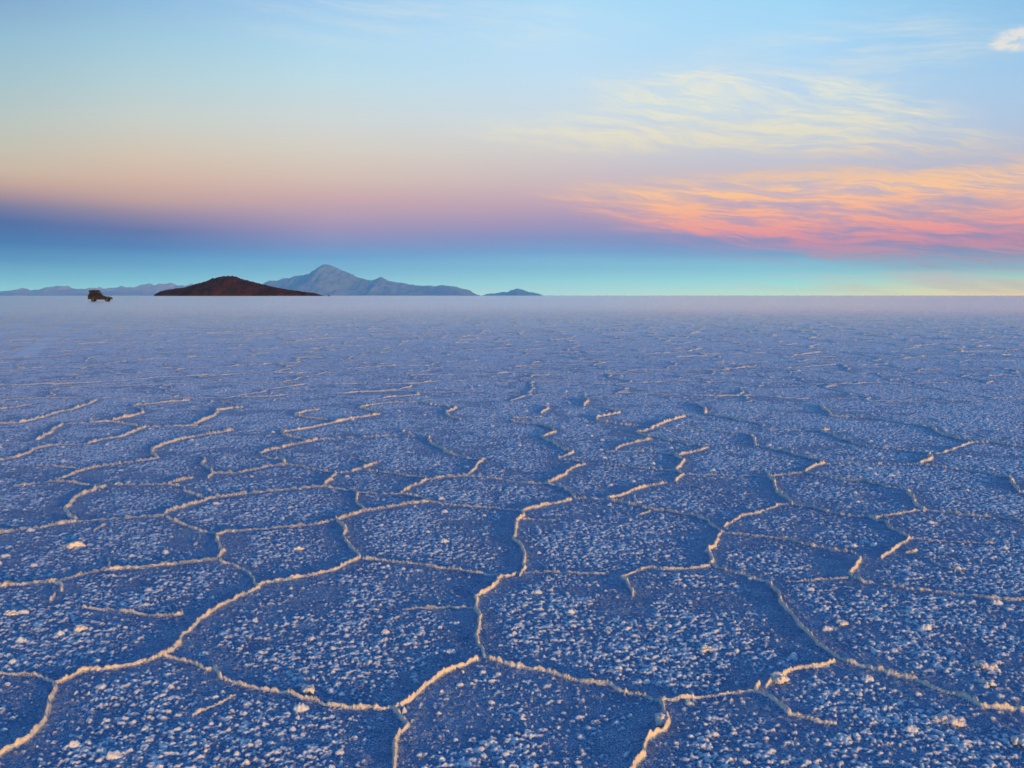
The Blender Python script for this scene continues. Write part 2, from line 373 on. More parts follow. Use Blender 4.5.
# ------------------------------------------------------------------ salt flat mesh: one sheet, finer where it is near
def build_salt_flat():
    # azimuths (clockwise from view): dense over the forward fan, coarse behind
    FAN = R(37.0); ncol = 1700
    azs = list(np.linspace(-FAN, FAN, ncol)); step = 2 * FAN / (ncol - 1)
    a = FAN; side = []
    while a < math.pi - .02:
        step *= 1.05; step = min(step, R(3)); a += step; side.append(a)
    side = [s for s in side if s < math.pi - .01]
    azs = np.array([-s for s in side[::-1]] + azs + side)
    nside = len(side)
    rs = [0.15, .3, .5, .7, .9, 1.1, 1.3, 1.45, 1.55, 1.62]; r = 1.62
    while r < 60000:
        d = .0034 if r < 2.3 else .0034 * (r / 2.3) ** 1.35
        if r < 12: d = min(d, .0145)
        else: d = .0145 * (r / 12) ** 1.85
        d = min(d, r * .12); r += d; rs.append(r)
    rs = np.array(rs)
    nr, na = len(rs), len(azs)
    Rr = rs[:, None]; S = np.sin(azs)[None, :]; Cc = np.cos(azs)[None, :]
    x = (Rr * S); y = (Rr * Cc)
    print('salt grid', nr, na, nr * na)
    wx = x + .018 * (vnoise(x / .05, y / .05, 3) - .5) + .03 * (vnoise(x / .16, y / .16, 4) - .5)
    wy = y + .018 * (vnoise(x / .05, y / .05, 5) - .5) + .03 * (vnoise(x / .16, y / .16, 6) - .5)
    D = np.full(x.shape, 9.0, np.float32); Hr = np.zeros(x.shape, np.float32)
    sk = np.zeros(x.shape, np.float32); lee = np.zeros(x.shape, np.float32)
    nidx0, nidx1 = nside, nside + ncol
    for (ox, oy, wgt, pts) in RG:
        P = [ground(ox + u / 4, oy + v / 4) for u, v in pts]
        for (ax, ay), (bx, by) in zip(P[:-1], P[1:]):
            pad = .30
            rr = [math.hypot(ax, ay), math.hypot(bx, by)]; aa = [math.atan2(ax, ay), math.atan2(bx, by)]
            dx, dy = bx - ax, by - ay; L2 = dx * dx + dy * dy + 1e-9
            tt = max(0, min(1, -(ax * dx + ay * dy) / L2)); rmin = math.hypot(ax + dx * tt, ay + dy * tt)
            i0 = max(0, np.searchsorted(rs, rmin - pad)); i1 = np.searchsorted(rs, max(rr) + pad)
            j0 = max(0, np.searchsorted(azs, min(aa) - pad / rmin)); j1 = np.searchsorted(azs, max(aa) + pad / rmin)
            if i1 <= i0 or j1 <= j0: continue
            bxx = wx[i0:i1, j0:j1]; byy = wy[i0:i1, j0:j1]
            q = np.clip(((bxx - ax) * dx + (byy - ay) * dy) / L2, 0, 1)
            d = np.hypot(bxx - (ax + q * dx), byy - (ay + q * dy)).astype(np.float32)
            wd = (.0036 + .0021 * wgt) * (.6 + .9 * vnoise(bxx / .022, byy / .022, 74))
            dm = min(rr); fk = min(1, max(0, (dm - 3.5) / 5)); wd = wd * (.78 + .55 * fk)
            hh = (1 + .6 * fk) * (.55 + .45 * wgt) * np.exp(-(d / wd) ** 2.6)
            Hr[i0:i1, j0:j1] = np.maximum(Hr[i0:i1, j0:j1], hh)
            sk[i0:i1, j0:j1] = np.maximum(sk[i0:i1, j0:j1], wgt * np.exp(-(d / .05)))
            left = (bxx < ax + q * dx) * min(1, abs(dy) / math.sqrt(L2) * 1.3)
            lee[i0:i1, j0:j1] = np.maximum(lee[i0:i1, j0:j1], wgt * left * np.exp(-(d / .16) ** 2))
            D[i0:i1, j0:j1] = np.minimum(D[i0:i1, j0:j1], d / max(.35, wgt))
    # beyond the traced ground: polygons of the same size from a jittered cell pattern
    yt = ground(512, 402)[1]
    edge = np.abs(x) / np.maximum(y, .1)
    far = np.maximum(sstep(y + .5 * (vnoise(x / .8, y / .8, 12) - .5), yt - .2, yt + .3), sstep(edge, .585, .60)) * (y > -5)
    far = np.maximum(far, (y < 1.9).astype(np.float32))
    cs = 1.25
    gx = x + .30 * (fbm(x / .55, y / .55, 21, 3) - .5) * 2; gy = y + .30 * (fbm(x / .55, y / .55, 25, 3) - .5) * 2
    cx = np.floor(gx / cs).astype(np.int64); cy = np.floor(gy / cs).astype(np.int64)
    F1 = np.full(x.shape, 99., np.float32); F2 = F1.copy()
    for i in (-1, 0, 1):
        for j in (-1, 0, 1):
            px = (cx + i + .1 + .8 * h2(cx + i, cy + j, 51)) * cs; py = (cy + j + .1 + .8 * h2(cx + i, cy + j, 52)) * cs
            d = np.hypot(gx - px, gy - py).astype(np.float32)
            F2 = np.minimum(F2, np.maximum(F1, d)); F1 = np.minimum(F1, d)
    e = (F2 - F1) * .5
    ww = .55 + .5 * vnoise(x / 1.1, y / 1.1, 61)
    grow = np.clip(.9 * (Rr / 12) ** 1.85, 1, 9)                          # coarser mesh, slightly broader crest
    # two plates that overlap: crest with a broken top
    hv = (1 + .9 * sstep(Rr, 9, 30)) * far * ww * np.exp(-(e / (.0075 * grow)) ** 2)
    Hr = np.maximum(Hr, hv); sk = np.maximum(sk, far * ww * np.exp(-e / .05)); D = np.where(far > .5, np.minimum(D, e / np.maximum(ww, .35)), D)
    del F1, F2, gx, gy, cx, cy, px, py, d, e
    beads = .35 + .95 * vnoise(x / .014, y / .016, 71) * (.45 + vnoise(x / .035, y / .035, 72)) + .45 * vnoise(x / .12, y / .12, 73)
    ridge = .0140 * Hr * beads + .0025 * sk
    # popcorn crystals
    cover = fbm(x / .45, y / .45, 81, 3) ; cover2 = fbm(x / .11, y / .11, 85, 2); cover = cover + .06
    dens = sstep(cover * .6 + cover2 * .5, .34, .62) * sstep(D, .02, .13 )
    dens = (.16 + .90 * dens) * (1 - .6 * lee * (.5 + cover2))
    def cells(size, seed, rmin, rmax, prob, hk, mask=1.0):
        H = np.zeros(x.shape, np.float32)
        jx = x / size; jy = y / size
        bx = np.floor(jx).astype(np.int64); by = np.floor(jy).astype(np.int64)
        for i in (-1, 0, 1):
            for j in (-1, 0, 1):
                a = bx + i; b = by + j
                u1 = h2(a, b, seed); u2 = h2(a, b, seed + 1); u3 = h2(a, b, seed + 2); u4 = h2(a, b, seed + 3)
                dx = jx - (a + .1 + .8 * u1); dy = jy - (b + .1 + .8 * u2)
                rad = (rmin + (rmax - rmin) * u3 * u3) / size
                q = 1 - (dx * dx * (.7 + .6 * u4) + dy * dy * (1.3 - .6 * u4)) / (rad * rad)
                k = (u4 < prob * mask).astype(np.float32)
                H = np.maximum(H, k * rad * size * hk * np.sqrt(np.clip(q, 0, 1)))
        return H
    near = (Rr < 70)
    cov = fbm(x / .09, y / .09, 161, 3)
    n1 = .55 * vnoise(x / .013, y / .013, 171) + .45 * vnoise(x / .0065, y / .0065, 172)
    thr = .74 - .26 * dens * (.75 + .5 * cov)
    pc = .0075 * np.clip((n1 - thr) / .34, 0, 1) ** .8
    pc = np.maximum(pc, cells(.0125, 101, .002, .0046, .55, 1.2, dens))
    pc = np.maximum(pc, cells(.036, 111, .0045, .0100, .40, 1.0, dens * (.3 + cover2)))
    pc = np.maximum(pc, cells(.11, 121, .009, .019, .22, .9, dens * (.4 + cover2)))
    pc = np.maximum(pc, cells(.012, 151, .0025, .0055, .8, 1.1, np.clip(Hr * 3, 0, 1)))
    lump = .65 + .7 * vnoise(x / .0055, y / .0055, 91)
    pc = pc * lump
    z = ridge + pc + .004 * (vnoise(x / .012, y / .012, 131) - .5) + .005 * (fbm(x / .7, y / .7, 141, 2) - .5)
    fade = 1 - sstep(Rr, 60, 300) * np.ones_like(x)
    z = z * fade
    edgefade = np.ones(na); edgefade[:nside] = 0; edgefade[nside + ncol:] = 0
    # outside the forward fan only the broad shape
    zb = (.020 * Hr * .8 + .006 * sk) * fade
    z = np.where(edgefade[None, :] > 0, z, zb)
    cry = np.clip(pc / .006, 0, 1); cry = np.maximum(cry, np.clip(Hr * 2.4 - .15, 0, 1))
    cry = np.clip(cry * fade + (1 - fade) + .26 * sstep(Rr, 2.5, 9) + .55 * sstep(Rr, 9, 40), 0, 1)  # whitened with distance: brightening at grazing view put into the crystal value
    # faint wheel tracks pressed into the crust by the car
    tr = [ground(*p) for p in ((101, 301.6), (93, 304), (82, 308), (66, 315), (40, 328), (-20, 356))]
    td = np.full(x.shape, 99., np.float32)
    for (ax, ay), (bx, by) in zip(tr[:-1], tr[1:]):
        dx, dy = bx - ax, by - ay; q = np.clip(((x - ax) * dx + (y - ay) * dy) / (dx * dx + dy * dy), 0, 1)
        td = np.minimum(td, np.hypot(x - (ax + q * dx), y - (ay + q * dy)))
    tk = (1 - sstep(np.abs(td - .75), .10, .24)) * (.5 + .5 * vnoise(x / 1.5, y / 1.5, 181))
    z = z * (1 - .7 * tk); cry = np.clip(cry + .5 * tk, 0, 1)
    co = np.stack([x, y, z], -1).reshape(-1, 3)
    co = np.vstack([co, [[0, 0, 0]]])
    i = np.arange(nr - 1)[:, None] * na; j = np.arange(na)[None, :]; jn = (j + 1) % na
    F = np.stack([i + j, i + na + j, i + na + jn, i + jn], -1).reshape(-1, 4)
    me = np_mesh('salt_flat', co, F)
    me2 = None
    at = me.attributes.new('ridge', 'FLOAT', 'POINT')
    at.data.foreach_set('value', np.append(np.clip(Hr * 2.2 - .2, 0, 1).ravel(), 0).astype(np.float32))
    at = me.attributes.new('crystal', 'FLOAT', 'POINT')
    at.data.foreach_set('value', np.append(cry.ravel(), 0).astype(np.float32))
    o = link(bpy.data.objects.new('salt_flat', me))
    tag(o, 'blue white salt flat cracked into polygons by raised crystal ridges', kind='structure')
    return o, (rs, azs, z)

def salt_material(name='salt', attr=True):
    m = bpy.data.materials.new(name); m.use_nodes = True; n = NT(m.node_tree)
    g = n.n('ShaderNodeNewGeometry'); P = g.outputs['Position']
    b = n.n('ShaderNodeBsdfPrincipled')
    nz = n.noise(P, 3.0, 4); nf = n.noise(P, 160, 3)
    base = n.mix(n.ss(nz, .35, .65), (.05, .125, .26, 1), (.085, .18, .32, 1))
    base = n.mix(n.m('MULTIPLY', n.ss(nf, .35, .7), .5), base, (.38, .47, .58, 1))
    if attr:
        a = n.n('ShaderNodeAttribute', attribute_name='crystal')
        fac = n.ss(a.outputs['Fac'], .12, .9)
    else: fac = 1.0
    grain = n.m('MULTIPLY', n.ss(n.noise(P, 230, 2, .85), .50, .60), n.ss(n.noise(P, 9, 3, .7), .3, .62, .25, .85))
    base = n.mix(grain, base, (.80, .84, .88, 1))
    far = n.n('ShaderNodeVectorMath', operation='LENGTH'); n.set(far.inputs[0], P)
    mp = n.n('ShaderNodeMapping'); n.set(mp.inputs[0], P); mp.inputs['Scale'].default_value = (.02, .16, 1)
    mp2 = n.n('ShaderNodeMapping'); n.set(mp2.inputs[0], P); mp2.inputs['Scale'].default_value = (.45, .8, 1)
    n.set(b.inputs['Coat Weight'], n.ss(far.outputs['Value'], 8, 90, 0, 1.0)); b.inputs['Coat Roughness'].default_value = .2
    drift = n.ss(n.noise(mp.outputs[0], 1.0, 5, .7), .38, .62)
    top = n.mix(n.ss(far.outputs['Value'], 60, 500), (.90, .90, .85, 1), (.92, .90, .84, 1))  # far salt a touch creamier, the sunlit horizon strip put into its colour
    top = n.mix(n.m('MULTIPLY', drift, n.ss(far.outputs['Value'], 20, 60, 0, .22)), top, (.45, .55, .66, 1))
    if attr:
        ar = n.n('ShaderNodeAttribute', attribute_name='ridge'); top = n.mix(ar.outputs['Fac'], top, (.94, .79, .56, 1))  # ridges tinted cream-orange, the low sun's warmth put into their colour
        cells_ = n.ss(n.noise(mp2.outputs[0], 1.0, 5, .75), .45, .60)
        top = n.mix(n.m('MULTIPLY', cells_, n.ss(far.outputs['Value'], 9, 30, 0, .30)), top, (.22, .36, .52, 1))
    else: top = (.88, .84, .78, 1)
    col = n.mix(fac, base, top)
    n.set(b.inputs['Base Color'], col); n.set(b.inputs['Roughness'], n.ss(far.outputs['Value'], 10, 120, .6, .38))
    b.inputs['Specular IOR Level'].default_value = .5
    bp = n.n('ShaderNodeBump'); bp.inputs['Strength'].default_value = .9; bp.inputs['Distance'].default_value = .005
    n.set(bp.inputs['Height'], n.noise(P, 220, 3, .65))
    bp2 = n.n('ShaderNodeBump'); bp2.inputs['Strength'].default_value = 1.0; bp2.inputs['Distance'].default_value = .02
    n.set(bp2.inputs['Strength'], n.ss(far.outputs['Value'], 15, 60, 0, .8))
    vo = n.noise(P, 18, 4, .7)
    n.set(bp2.inputs['Height'], vo); n.set(bp2.inputs['Normal'], bp.outputs[0])
    n.set(b.inputs['Normal'], bp2.outputs[0])
    out = n.n('ShaderNodeOutputMaterial'); n.set(out.inputs[0], b.outputs[0])
    return m
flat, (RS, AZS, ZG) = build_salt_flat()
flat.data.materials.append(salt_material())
M_SALT = salt_material('salt_clump', False)

# ------------------------------------------------------------------ far land
def rock_material(name, c1, c2, scale, c3=None):
    m = bpy.data.materials.new(name); m.use_nodes = True; n = NT(m.node_tree)
    g = n.n('ShaderNodeNewGeometry'); P = g.outputs['Position']
    b = n.n('ShaderNodeBsdfPrincipled'); b.inputs['Roughness'].default_value = .9; b.inputs['Specular IOR Level'].default_value = .1
    nz = n.noise(P, scale, 6, .65)
    col = n.mix(n.ss(nz, .38, .62), c1, c2)
    if c3: col = n.mix(n.ss(n.noise(P, scale * 9, 3, .7), .52, .60), col, c3)
    n.set(b.inputs['Base Color'], col)
    out = n.n('ShaderNodeOutputMaterial'); n.set(out.inputs[0], b.outputs[0]); return m
def massif(name, prof, dist, depth, nx, ny, rough, seed, mat, label, power=1.0, gully=0.0, jagk=0.0, bush=0.0):
    """land with the skyline prof (photo x, y) standing dist metres away and depth metres deep"""
    xs = np.array([p[0] for p in prof], float); ys = np.array([p[1] for p in prof], float)
    U = np.linspace(xs[0], xs[-1], nx); H = np.interp(U, xs, HORIZON_Y - ys) / FPX * dist
    H = np.maximum(H, 0)
    X0 = (U - 512) / FPX * dist * math.cos(PITCH) / math.cos(PITCH)
    V = np.linspace(0, 1, ny)
    XX, VV = np.meshgrid(X0, V); HH = np.meshgrid(H, V)[0]
    foot = .10 + .90 * (HH / HH.max()) ** .7
    # ridge line wanders in depth; flanks fall to the plain on both sides
    line = .5 + .06 * (fbm(XX / (depth * .5), XX * 0, seed, 3) - .5) * 2
    s = np.where(VV < line, VV / line, (1 - VV) / (1 - line))
    fac = np.clip(s, 0, 1) ** power
    sc_ = depth / 7
    nn = fbm(XX / sc_, VV * depth / sc_, seed + 9, 5, .55)
    gl = np.abs(fbm(XX / (sc_ * .5), VV * depth / (sc_ * 1.6), seed + 19, 4) - .5) * 2
    sub = 4 * s * (1 - s)
    Zz = HH * fac * (1 + (nn - .5) * rough * (.35 * (s > .98) + sub)) - HH * gully * gl * sub
    jag = (fbm(XX / (dist * .004), VV * 7, seed + 31, 3) - .5) * HH * .06 + (fbm(XX / (dist * .006), VV * 5, seed + 41, 3) - .5) * jagk * dist / FPX
    Zz = np.maximum(Zz + jag * fac, 0) - 2.0 * (s <= 0)
    Zz += np.where(s > .02, bush * (.3 + 1.0 * (h2(np.floor(XX / 3.5), np.floor(VV * depth / 3.5), 77) ** 2)) * np.clip(HH / (HH.max() * .1), 0, 1), 0)
    YY = dist + (VV - .5) * depth * foot
    k = YY / dist if False else 1.0
    co = np.stack([XX * k, YY, Zz], -1).reshape(-1, 3)
    i = np.arange(ny - 1)[:, None] * nx; j = np.arange(nx - 1)[None, :]
    F = np.stack([i + j, i + j + 1, i + nx + j + 1, i + nx + j], -1).reshape(-1, 4)
    o = link(bpy.data.objects.new(name, np_mesh(name, co, F))); o.data.materials.append(mat)
    tag(o, label, kind='structure'); return o
def zp(pts, ox, oy, s): return [(ox + u / s, oy + v / s) for u, v in pts]
isl = zp([(478,173),(487,166),(497,160),(520,155),(570,150),(600,140),(640,130),(670,120),(695,114),(720,112),(740,115),(770,126),(800,133),(850,145),(900,155),(950,162),(1000,168),(1025,173)], 0, 240, 3.103)
isl = [(231 + (a - 231) * .955, b) for a, b in isl]
massif('island', isl, 3000, 260, 380, 150, .25, 5, rock_material('island_rock', (.024, .008, .004, 1), (.075, .020, .008, 1), .03, (.010, .006, .003, 1)),
       'dark red brown island hill rising from the salt flat', .6, .15, .6, 3.2)
tun = zp([(-60,134),(-20,115),(20,97),(80,83),(120,78),(150,72),(180,55),(195,46),(205,44),(225,50),(250,58),(290,78),(310,86),(340,90),(370,82),(390,92),(440,102),(470,106),(490,108),(520,107),(560,108),(600,112),(620,118),(650,133),(662,138)], 260, 250, 3.012)
M_MT = rock_material('mountain_rock', (.22, .24, .30, 1), (.34, .34, .37, 1), .0006)
M_HILL = rock_material('hill_rock', (.50, .40, .38, 1), (.66, .54, .50, 1), .0005)
massif('mountain', tun, 45000, 14000, 420, 110, .35, 15, M_MT, 'hazy blue volcano with a pinkish peak behind the island', .9, .5, 3.2)
sm = zp([(672,138),(682,133),(720,128),(750,124),(775,116),(800,123),(830,130),(852,138)], 260, 250, 3.012)
massif('small_mountain', sm, 56000, 6000, 120, 60, .3, 25, M_MT, 'small faint blue mountain on the horizon right of the volcano', .9, .3, 2.0)
lr = zp([(-200,170),(-60,160),(0,162),(60,158),(100,156),(130,152),(170,147),(200,148),(220,150),(270,148),(300,155),(340,153),(370,150),(410,146),(440,140),(500,138),(560,140),(600,142),(680,146),(760,150),(800,172)], 0, 240, 3.103)
massif('far_hills', lr, 52000, 12000, 420, 90, .4, 35, M_HILL, 'low pale pinkish hills along the left horizon', .8, .6, 10.0)

# ------------------------------------------------------------------ haze
bm = bmesh.new(); bmesh.ops.create_cube(bm, size=1.0)
me = bpy.data.meshes.new('haze'); bm.to_mesh(me); bm.free()
hz = link(bpy.data.objects.new('haze', me)); hz.scale = (2 * HZ_R, 2 * HZ_R, HZ_TOP + 3.5); hz.location = (0, 0, (HZ_TOP + 3.5) / 2 - 3.5)
tag(hz, 'thin blue evening haze over the salt flat', kind='stuff')
m = bpy.data.materials.new('haze'); m.use_nodes = True; n = NT(m.node_tree)
pv = n.n('ShaderNodeVolumePrincipled'); pv.inputs['Density'].default_value = HZ_DENS; pv.inputs['Color'].default_value = (.20, .60, 1.0, 1); pv.inputs['Anisotropy'].default_value = 0.0
out = n.n('ShaderNodeOutputMaterial'); n.set(out.inputs['Volume'], pv.outputs[0]); me.materials.append(m)

# ------------------------------------------------------------------ vehicle
def simple(name, col, rough=.5, metal=0.0, spec=.5, coat=0.0, nscale=0):
    m = bpy.data.materials.new(name); m.use_nodes = True; n = NT(m.node_tree)
    b = n.n('ShaderNodeBsdfPrincipled'); b.inputs['Roughness'].default_value = rough; b.inputs['Metallic'].default_value = metal
    b.inputs['Specular IOR Level'].default_value = spec; b.inputs['Coat Weight'].default_value = coat
    tcn = n.n('ShaderNodeTexCoord'); nz = n.noise(tcn.outputs['Object'], nscale or 3, 4)
    dust = (min(1, col[0] * 1.4 + .004), min(1, col[1] * 1.4 + .003), min(1, col[2] * 1.35 + .003), 1)
    n.set(b.inputs['Base Color'], n.mix(n.ss(nz, .45, .7), (*col, 1), dust))
    out = n.n('ShaderNodeOutputMaterial'); n.set(out.inputs[0], b.outputs[0]); return m
M_PAINT = simple('dark_red_paint', (.012, .0035, .003), .5, 0, .3, .05)
M_GLASS = simple('dark_glass', (.006, .006, .007), .3, 0, .3)
M_RUB = simple('rubber', (.006, .006, .006), .85)
M_TRIM = simple('black_trim', (.008, .008, .009), .6)
M_RIM = simple('grey_rim', (.05, .045, .045), .6, .2)
M_LAMP = simple('lamp_lens', (.40, .33, .25), .3, 0, .8)
M_REDL = simple('red_lens', (.25, .01, .01), .2)
M_TARP = simple('dark_tarp', (.010, .008, .008), .8, nscale=6)
M_ROPE = simple('rope', (.12, .09, .06), .9)
def bmobj(name, bm, mat, parent, bevel=0.0, smooth=False):
    if bevel: bmesh.ops.bevel(bm, geom=[e for e in bm.edges if len(e.link_faces) == 2 and e.calc_face_angle(0) > .5], offset=bevel, segments=2, affect='EDGES', clamp_overlap=True)
    bmesh.ops.recalc_face_normals(bm, faces=bm.faces)
    me = bpy.data.meshes.new(name); bm.to_mesh(me); bm.free()
    if smooth:
        for p in me.polygons: p.use_smooth = True
    me.materials.append(mat); o = bpy.data.objects.new(name, me); return link(o, parent)
def prism(bm, prof, y0, y1, top=None):
    """side profile (x, z) swept across the width; top(z) narrows the width with height"""
    k = (lambda z: 1.0) if top is None else top
    a = [bm.verts.new((x, y0 * k(z), z)) for x, z in prof]; b = [bm.verts.new((x, y1 * k(z), z)) for x, z in prof]
    bm.faces.new(a); bm.faces.new(b[::-1]); q = len(prof)
    for i in range(q): bm.faces.new((a[i], b[i], b[(i + 1) % q], a[(i + 1) % q]))
def box(bm, c, s):
    bmesh.ops.create_cube(bm, size=1, matrix=Matrix.Translation(c) @ Matrix.Diagonal((*s, 1)))
def cyl(bm, c, r, d, axis='Y', seg=28, r2=None):
    rot = Matrix.Rotation(R(90), 4, 'X') if axis == 'Y' else (Matrix.Rotation(R(90), 4, 'Y') if axis == 'X' else Matrix())
    bmesh.ops.create_cone(bm, cap_ends=True, segments=seg, radius1=r, radius2=r if r2 is None else r2, depth=d, matrix=Matrix.Translation(c) @ rot)
def make_car():
    root = link(bpy.data.objects.new('off_road_car', None)); root.empty_display_size = .5
    # x forward, base on z = 0; 4.5 m long, 1.80 m wide
    belt = lambda z: 1.0 if z < 1.05 else 1.0 - (z - 1.05) * .22
    b = bmesh.new()
    def arch(cx, n=9, r=.44): return [(cx + r * math.cos(R(180 - 180 * i / (n - 1))), .46 + r * math.sin(R(180 * i / (n - 1)))) for i in range(n)]
    low = [(-2.22, .52), (-2.24, .95), (-2.2, 1.06), (.62, 1.09), (.95, 1.07), (1.75, 1.0), (2.12, .92), (2.2, .78), (2.2, .46), (1.89, .44)]
    low += arch(1.42)[::-1][1:-1] + [(.98, .42), (-.86, .42)] + arch(-1.32)[::-1][1:-1] + [(-1.78, .46)]
    prism(b, low, -.90, .90)
    body = bmobj('body', b, M_PAINT, root, .03)
    b = bmesh.new(); prism(b, [(-2.18, 1.062), (-2.05, 1.78), (-1.9, 1.86), (.02, 1.86), (.16, 1.80), (.80, 1.092)], -.88, .88, belt)
    bmobj('cabin', b, M_PAINT, root, .035)
    for s in (-1, 1):
        for (xa, xb, xc, xd) in ((-1.98, -1.10, -1.10, -1.92), (-1.02, -.22, -.22, -1.02), (-.14, .60, .14, -.14)):
            b = bmesh.new(); prof = [(xa, 1.16), (xb, 1.16), (xc, 1.72), (xd, 1.72)]
            vs = [];
            for off in (0.0, .02):
                vs.append([b.verts.new((x, s * (.88 * belt(z) + off - .008), z)) for x, z in prof])
            b.faces.new(vs[0]); b.faces.new(vs[1][::-1])
            for i in range(4): b.faces.new((vs[0][i], vs[1][i], vs[1][(i + 1) % 4], vs[0][(i + 1) % 4]))
            bmobj('window', b, M_GLASS, root)
        b = bmesh.new(); box(b, (.52, s * 1.0, 1.18), (.12, .16, .20)); bmobj('mirror', b, M_TRIM, root, .03)
        b = bmesh.new(); cyl(b, (2.21, s * .62, .80), .11, .05, 'X', 20); bmobj('headlight', b, M_LAMP, root)
        b = bmesh.new(); box(b, (-2.245, s * .76, .86), (.04, .14, .26)); bmobj('tail_light', b, M_REDL, root, .01)
        b = bmesh.new(); box(b, (-.30, s * .93, .98), (.20, .03, .04)); bmobj('door_handle', b, M_TRIM, root)
        b = bmesh.new(); box(b, (.04, s * .93, .40), (1.7, .12, .05)); bmobj('side_step', b, M_TRIM, root, .012)
        for cx in (1.42, -1.32):
            b = bmesh.new(); cyl(b, (0, 0, 0), .385, .26); w_ = bmobj('wheel', b, M_RUB, root, .03); w_.location = (cx, s * .79, .385)
            b = bmesh.new(); cyl(b, (0, s * .125, 0), .21, .03, seg=20); cyl(b, (0, s * .145, 0), .07, .03, seg=12)
            bmobj('rim', b, M_RIM, w_, .006)
            b = bmesh.new(); ring = []
            for i in range(13):
                an = R(180 * i / 12); ring.append([b.verts.new((cx + rr * math.cos(an), s * yy, .46 + rr * math.sin(an))) for rr, yy in ((.43, .885), (.49, .885), (.49, .955), (.43, .955))])
            for p, q in zip(ring[:-1], ring[1:]):
                for k in range(4): b.faces.new((p[k], p[(k + 1) % 4], q[(k + 1) % 4], q[k]))
            b.faces.new(ring[0]); b.faces.new(ring[-1][::-1]); bmobj('wheel_arch', b, M_TRIM, root)
    # windscreen, rear window
    for nm, pa, pb, sg in (('windscreen', (.745, 1.15), (.215, 1.755), 1), ('rear_window', (-2.155, 1.2), (-2.065, 1.7), -1)):
        b = bmesh.new(); nx, nz = pb[1] - pa[1], -(pb[0] - pa[0]); L = math.hypot(nx, nz); nx, nz = nx / L * sg, nz / L * sg
        if sg < 0: nx, nz = -abs(nx), abs(nz)
        vs = []
        for off in (-.01, .014):
            q = []
            for (px, pz), sd_ in ((pa, -1), (pa, 1), (pb, 1), (pb, -1)): q.append(b.verts.new((px + nx * off, sd_ * .80 * belt(pz), pz + nz * off)))
            vs.append(q)
        b.faces.new(vs[0]); b.faces.new(vs[1][::-1])
        for i in range(4): b.faces.new((vs[0][i], vs[1][i], vs[1][(i + 1) % 4], vs[0][(i + 1) % 4]))
        bmobj(nm, b, M_GLASS, root)
    b = bmesh.new(); box(b, (2.25, 0, .54), (.16, 1.74, .20)); bmobj('front_bumper', b, M_TRIM, root, .03)
    b = bmesh.new(); box(b, (-2.30, 0, .55), (.14, 1.70, .18)); bmobj('rear_bumper', b, M_TRIM, root, .03)
    b = bmesh.new()
    for i in range(5): box(b, (2.215, 0, .70 + i * .045), (.03, .86, .02))
    box(b, (2.205, 0, .79), (.014, .9, .25)); bmobj('grille', b, M_TRIM, root)
    b = bmesh.new(); cyl(b, (-2.36, .25, 1.0), .36, .22, 'X', 26); sp = bmobj('spare_wheel', b, M_RUB, root, .03)
    b = bmesh.new(); cyl(b, (-2.48, .25, 1.0), .18, .03, 'X', 20); bmobj('rim', b, M_RIM, sp)
    # roof rack
    b = bmesh.new()
    for s in (-1, 1):
        box(b, (-.95, s * .62, 1.95), (2.0, .035, .035)); box(b, (-.95, s * .62, 2.04), (2.0, .03, .03))
        for xx in (-1.9, -.95, 0.0): box(b, (xx, s * .62, 1.945), (.03, .03, .19))
    for i in range(9): box(b, (-1.92 + i * .243, 0, 1.95), (.03, 1.24, .025))
    for xx in (-1.94, .04): box(b, (xx, 0, 2.04), (.03, 1.24, .03))
    o_ = bmobj('roof_rack', b, M_TRIM, root); o_.location.z = -.07
    return root
car = make_car()
tag(car, 'dark four wheel drive with loaded roof rack left of the island', 'car', 'cars on the salt flat')
def copy_tree(o, parent=None):
    c = o.copy(); sc.collection.objects.link(c); c.parent = parent
    for ch in list(o.children): copy_tree(ch, c)
    return c
gx, gy = ground(100.6, 301.5)
car.scale = (.88, .88, .90); car.location = (gx, gy, 0.0); car.rotation_euler.z = R(13)
def bundle(name, lx, ly, lz, seed):
    b = bmesh.new(); bmesh.ops.create_cube(b, size=1)
    bmesh.ops.subdivide_edges(b, edges=b.edges[:], cuts=9, use_grid_fill=True)
    for v in b.verts:
        p = v.co * 2; q = Vector((p.x, p.y, p.z)); L = (abs(q.x) ** 2.6 + abs(q.y) ** 2.6 + abs(q.z) ** 2.6) ** (1 / 2.6)
        q = q / max(L, 1e-6) * max(abs(p.x), abs(p.y), abs(p.z))
        k = 1 + .14 * mnoise.noise(q * 1.7 + Vector((seed, 0, 0))) + .05 * mnoise.noise(q * 5)
        v.co = Vector((q.x * lx / 2 * k, q.y * ly / 2 * k, (q.z * .5 * k + .5) * lz))
    return bmobj(name, b, M_TARP, None, smooth=True)
lug = bundle('luggage_bundle', 1.95, 1.15, .46, 2.0)
tag(lug, 'dark covered luggage bundle on the roof rack of the nearer car', 'luggage')
for sx in (-.4, .35):
    b = bmesh.new(); ring = []
    for i in range(17):
        an = R(360 * i / 16); cy_, cz_ = math.cos(an), math.sin(an); L = (abs(cy_) ** 4 + abs(cz_) ** 4) ** .25
        for k in (0, 1): pass
        ring.append([b.verts.new((sx + dx, cy_ / L * .60 * kk, .21 + cz_ / L * .235 * kk)) for dx, kk in ((-.02, 1.0), (.02, 1.0), (.02, 1.05), (-.02, 1.05))])
    for p, q in zip(ring[:-1], ring[1:]):
        for k in range(4): b.faces.new((p[k], p[(k + 1) % 4], q[(k + 1) % 4], q[k]))
    bmobj('strap', b, M_ROPE, lug)
mrot = Matrix.Rotation(R(13), 4, 'Z'); off = mrot @ Vector((-.98, 0, 1.69))
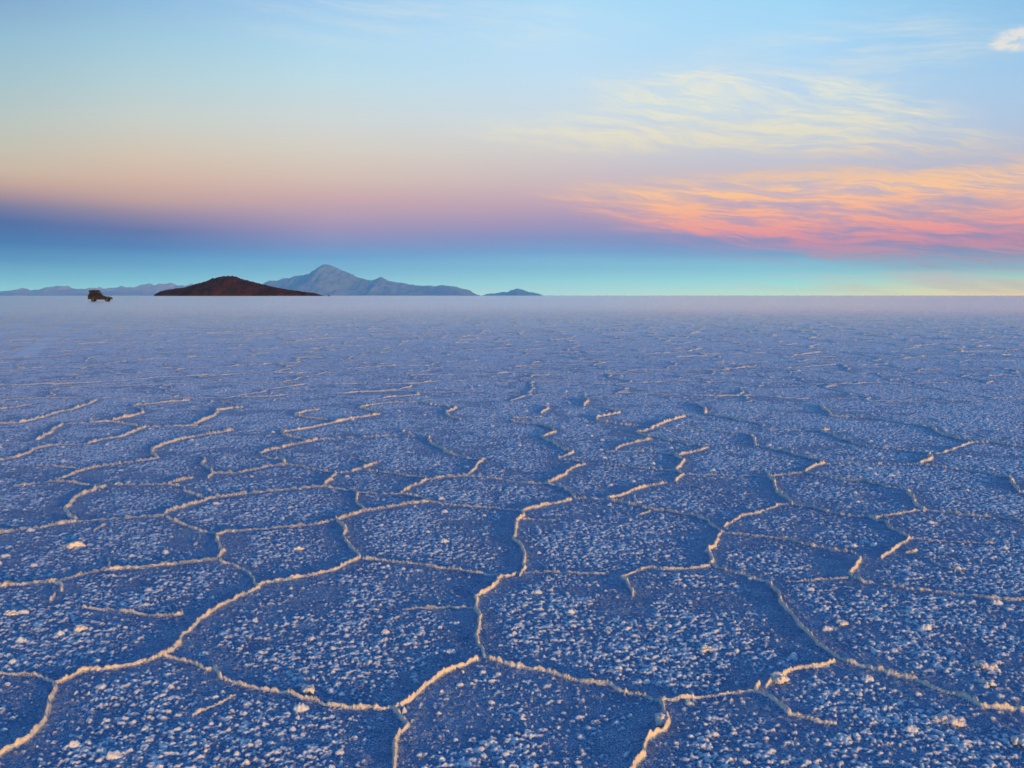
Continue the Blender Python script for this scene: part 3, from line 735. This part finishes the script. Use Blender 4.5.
lug.location = (gx + off.x, gy + off.y, off.z); lug.rotation_euler.z = R(13)
car2 = copy_tree(car)
far_d = 1500; car2.location = ((329.8 - 512) / FPX * far_d, far_d, 0); car2.rotation_euler.z = R(8)
tag(car2, 'tiny distant dark car on the horizon just right of the island', 'car', 'cars on the salt flat')

# ------------------------------------------------------------------ larger loose salt clumps
def gz(x, y):
    r = math.hypot(x, y); a = math.atan2(x, y)
    i = int(np.searchsorted(RS, r)); j = int(np.searchsorted(AZS, a)); i = min(i, len(RS) - 1); j = min(j, len(AZS) - 1)
    blk = ZG[max(0, i - 3):i + 4, max(0, j - 4):j + 5]
    return float(np.percentile(blk, 30))
def clump(px, py, wpx, hpx, ang, label, seed):
    x, y = ground(px, py); d = math.hypot(x, y); mm = d / FPX
    L = wpx * mm; Hh = hpx * mm
    rnd = random.Random(seed); b = bmesh.new()
    nb = max(12, int(wpx * 1.5))
    for i in range(nb):
        u = (i + .5) / nb * 2 - 1
        taper = math.sqrt(max(.12, 1 - u * u))
        r = Hh * (.20 + .30 * rnd.random()) * taper
        c = Vector((u * L / 2 * .85, rnd.uniform(-1, 1) * Hh * .6 * taper, r * .35 + rnd.random() * Hh * .45 * taper))
        vs = bmesh.ops.create_icosphere(b, subdivisions=3, radius=r, matrix=Matrix.Translation(c) @ Matrix.Diagonal((rnd.uniform(.9, 1.5), rnd.uniform(.8, 1.2), rnd.uniform(.75, 1.05), 1)))['verts']
        for v in vs:
            q = v.co * (1.35 / max(Hh, .005))
            v.co += (v.co - c) * (.45 * mnoise.noise(q * 2.6 + Vector((seed, 0, 0))) + .5 * mnoise.noise(q * 7))
    o = bmobj('salt_clump', b, M_SALT, None, smooth=True)
    o.location = (x, y, gz(x, y) - Hh * .05); o.rotation_euler.z = R(ang)
    tag(o, label, 'salt clump', 'large salt clumps on the crust')
for i, a in enumerate([
    (76, 547, 18, 6, 25, 'long orange lit salt clump in the left middle, away from ridges'),
    (81, 631, 11, 6, 5, 'orange salt clump below left, above the thin ridge at the left edge'),
    (11, 615, 15, 5, -8, 'flat salt clump close to the left edge of the photo'),
    (308, 693, 11, 9, 40, 'bright orange salt clump perched beside the bottom left curving ridge'),
    (985, 668, 27, 7, -38, 'largest long salt clump above the ridge at the right'),
    (987, 684, 16, 6, -40, 'smaller salt clump just below the largest one at the right'),
    (949, 722, 36, 8, -28, 'knobbly salt clump below the long ridge in the bottom right corner'),
    (1022, 744, 14, 11, 60, 'tall salt clump cut by the right edge of the photo'),
    (780, 682, 15, 9, -10, 'salt clump beside the small ridge fork at lower right'),
    (706, 651, 16, 7, -15, 'salt clump right of centre with many small crystals around'),
    (664, 724, 8, 10, 80, 'upright orange knob on the short ridge at bottom centre right'),
    (842, 624, 12, 6, -20, 'small salt clump to the right of the steep diagonal ridge'),
    (119, 485, 9, 3, 5, 'small orange salt clump left, far from the camera, between two ridges'),
    (299, 550, 12, 4, 10, 'pale salt clump behind the curved ridge left of centre'),
    ]): clump(*a, seed=i + 3)
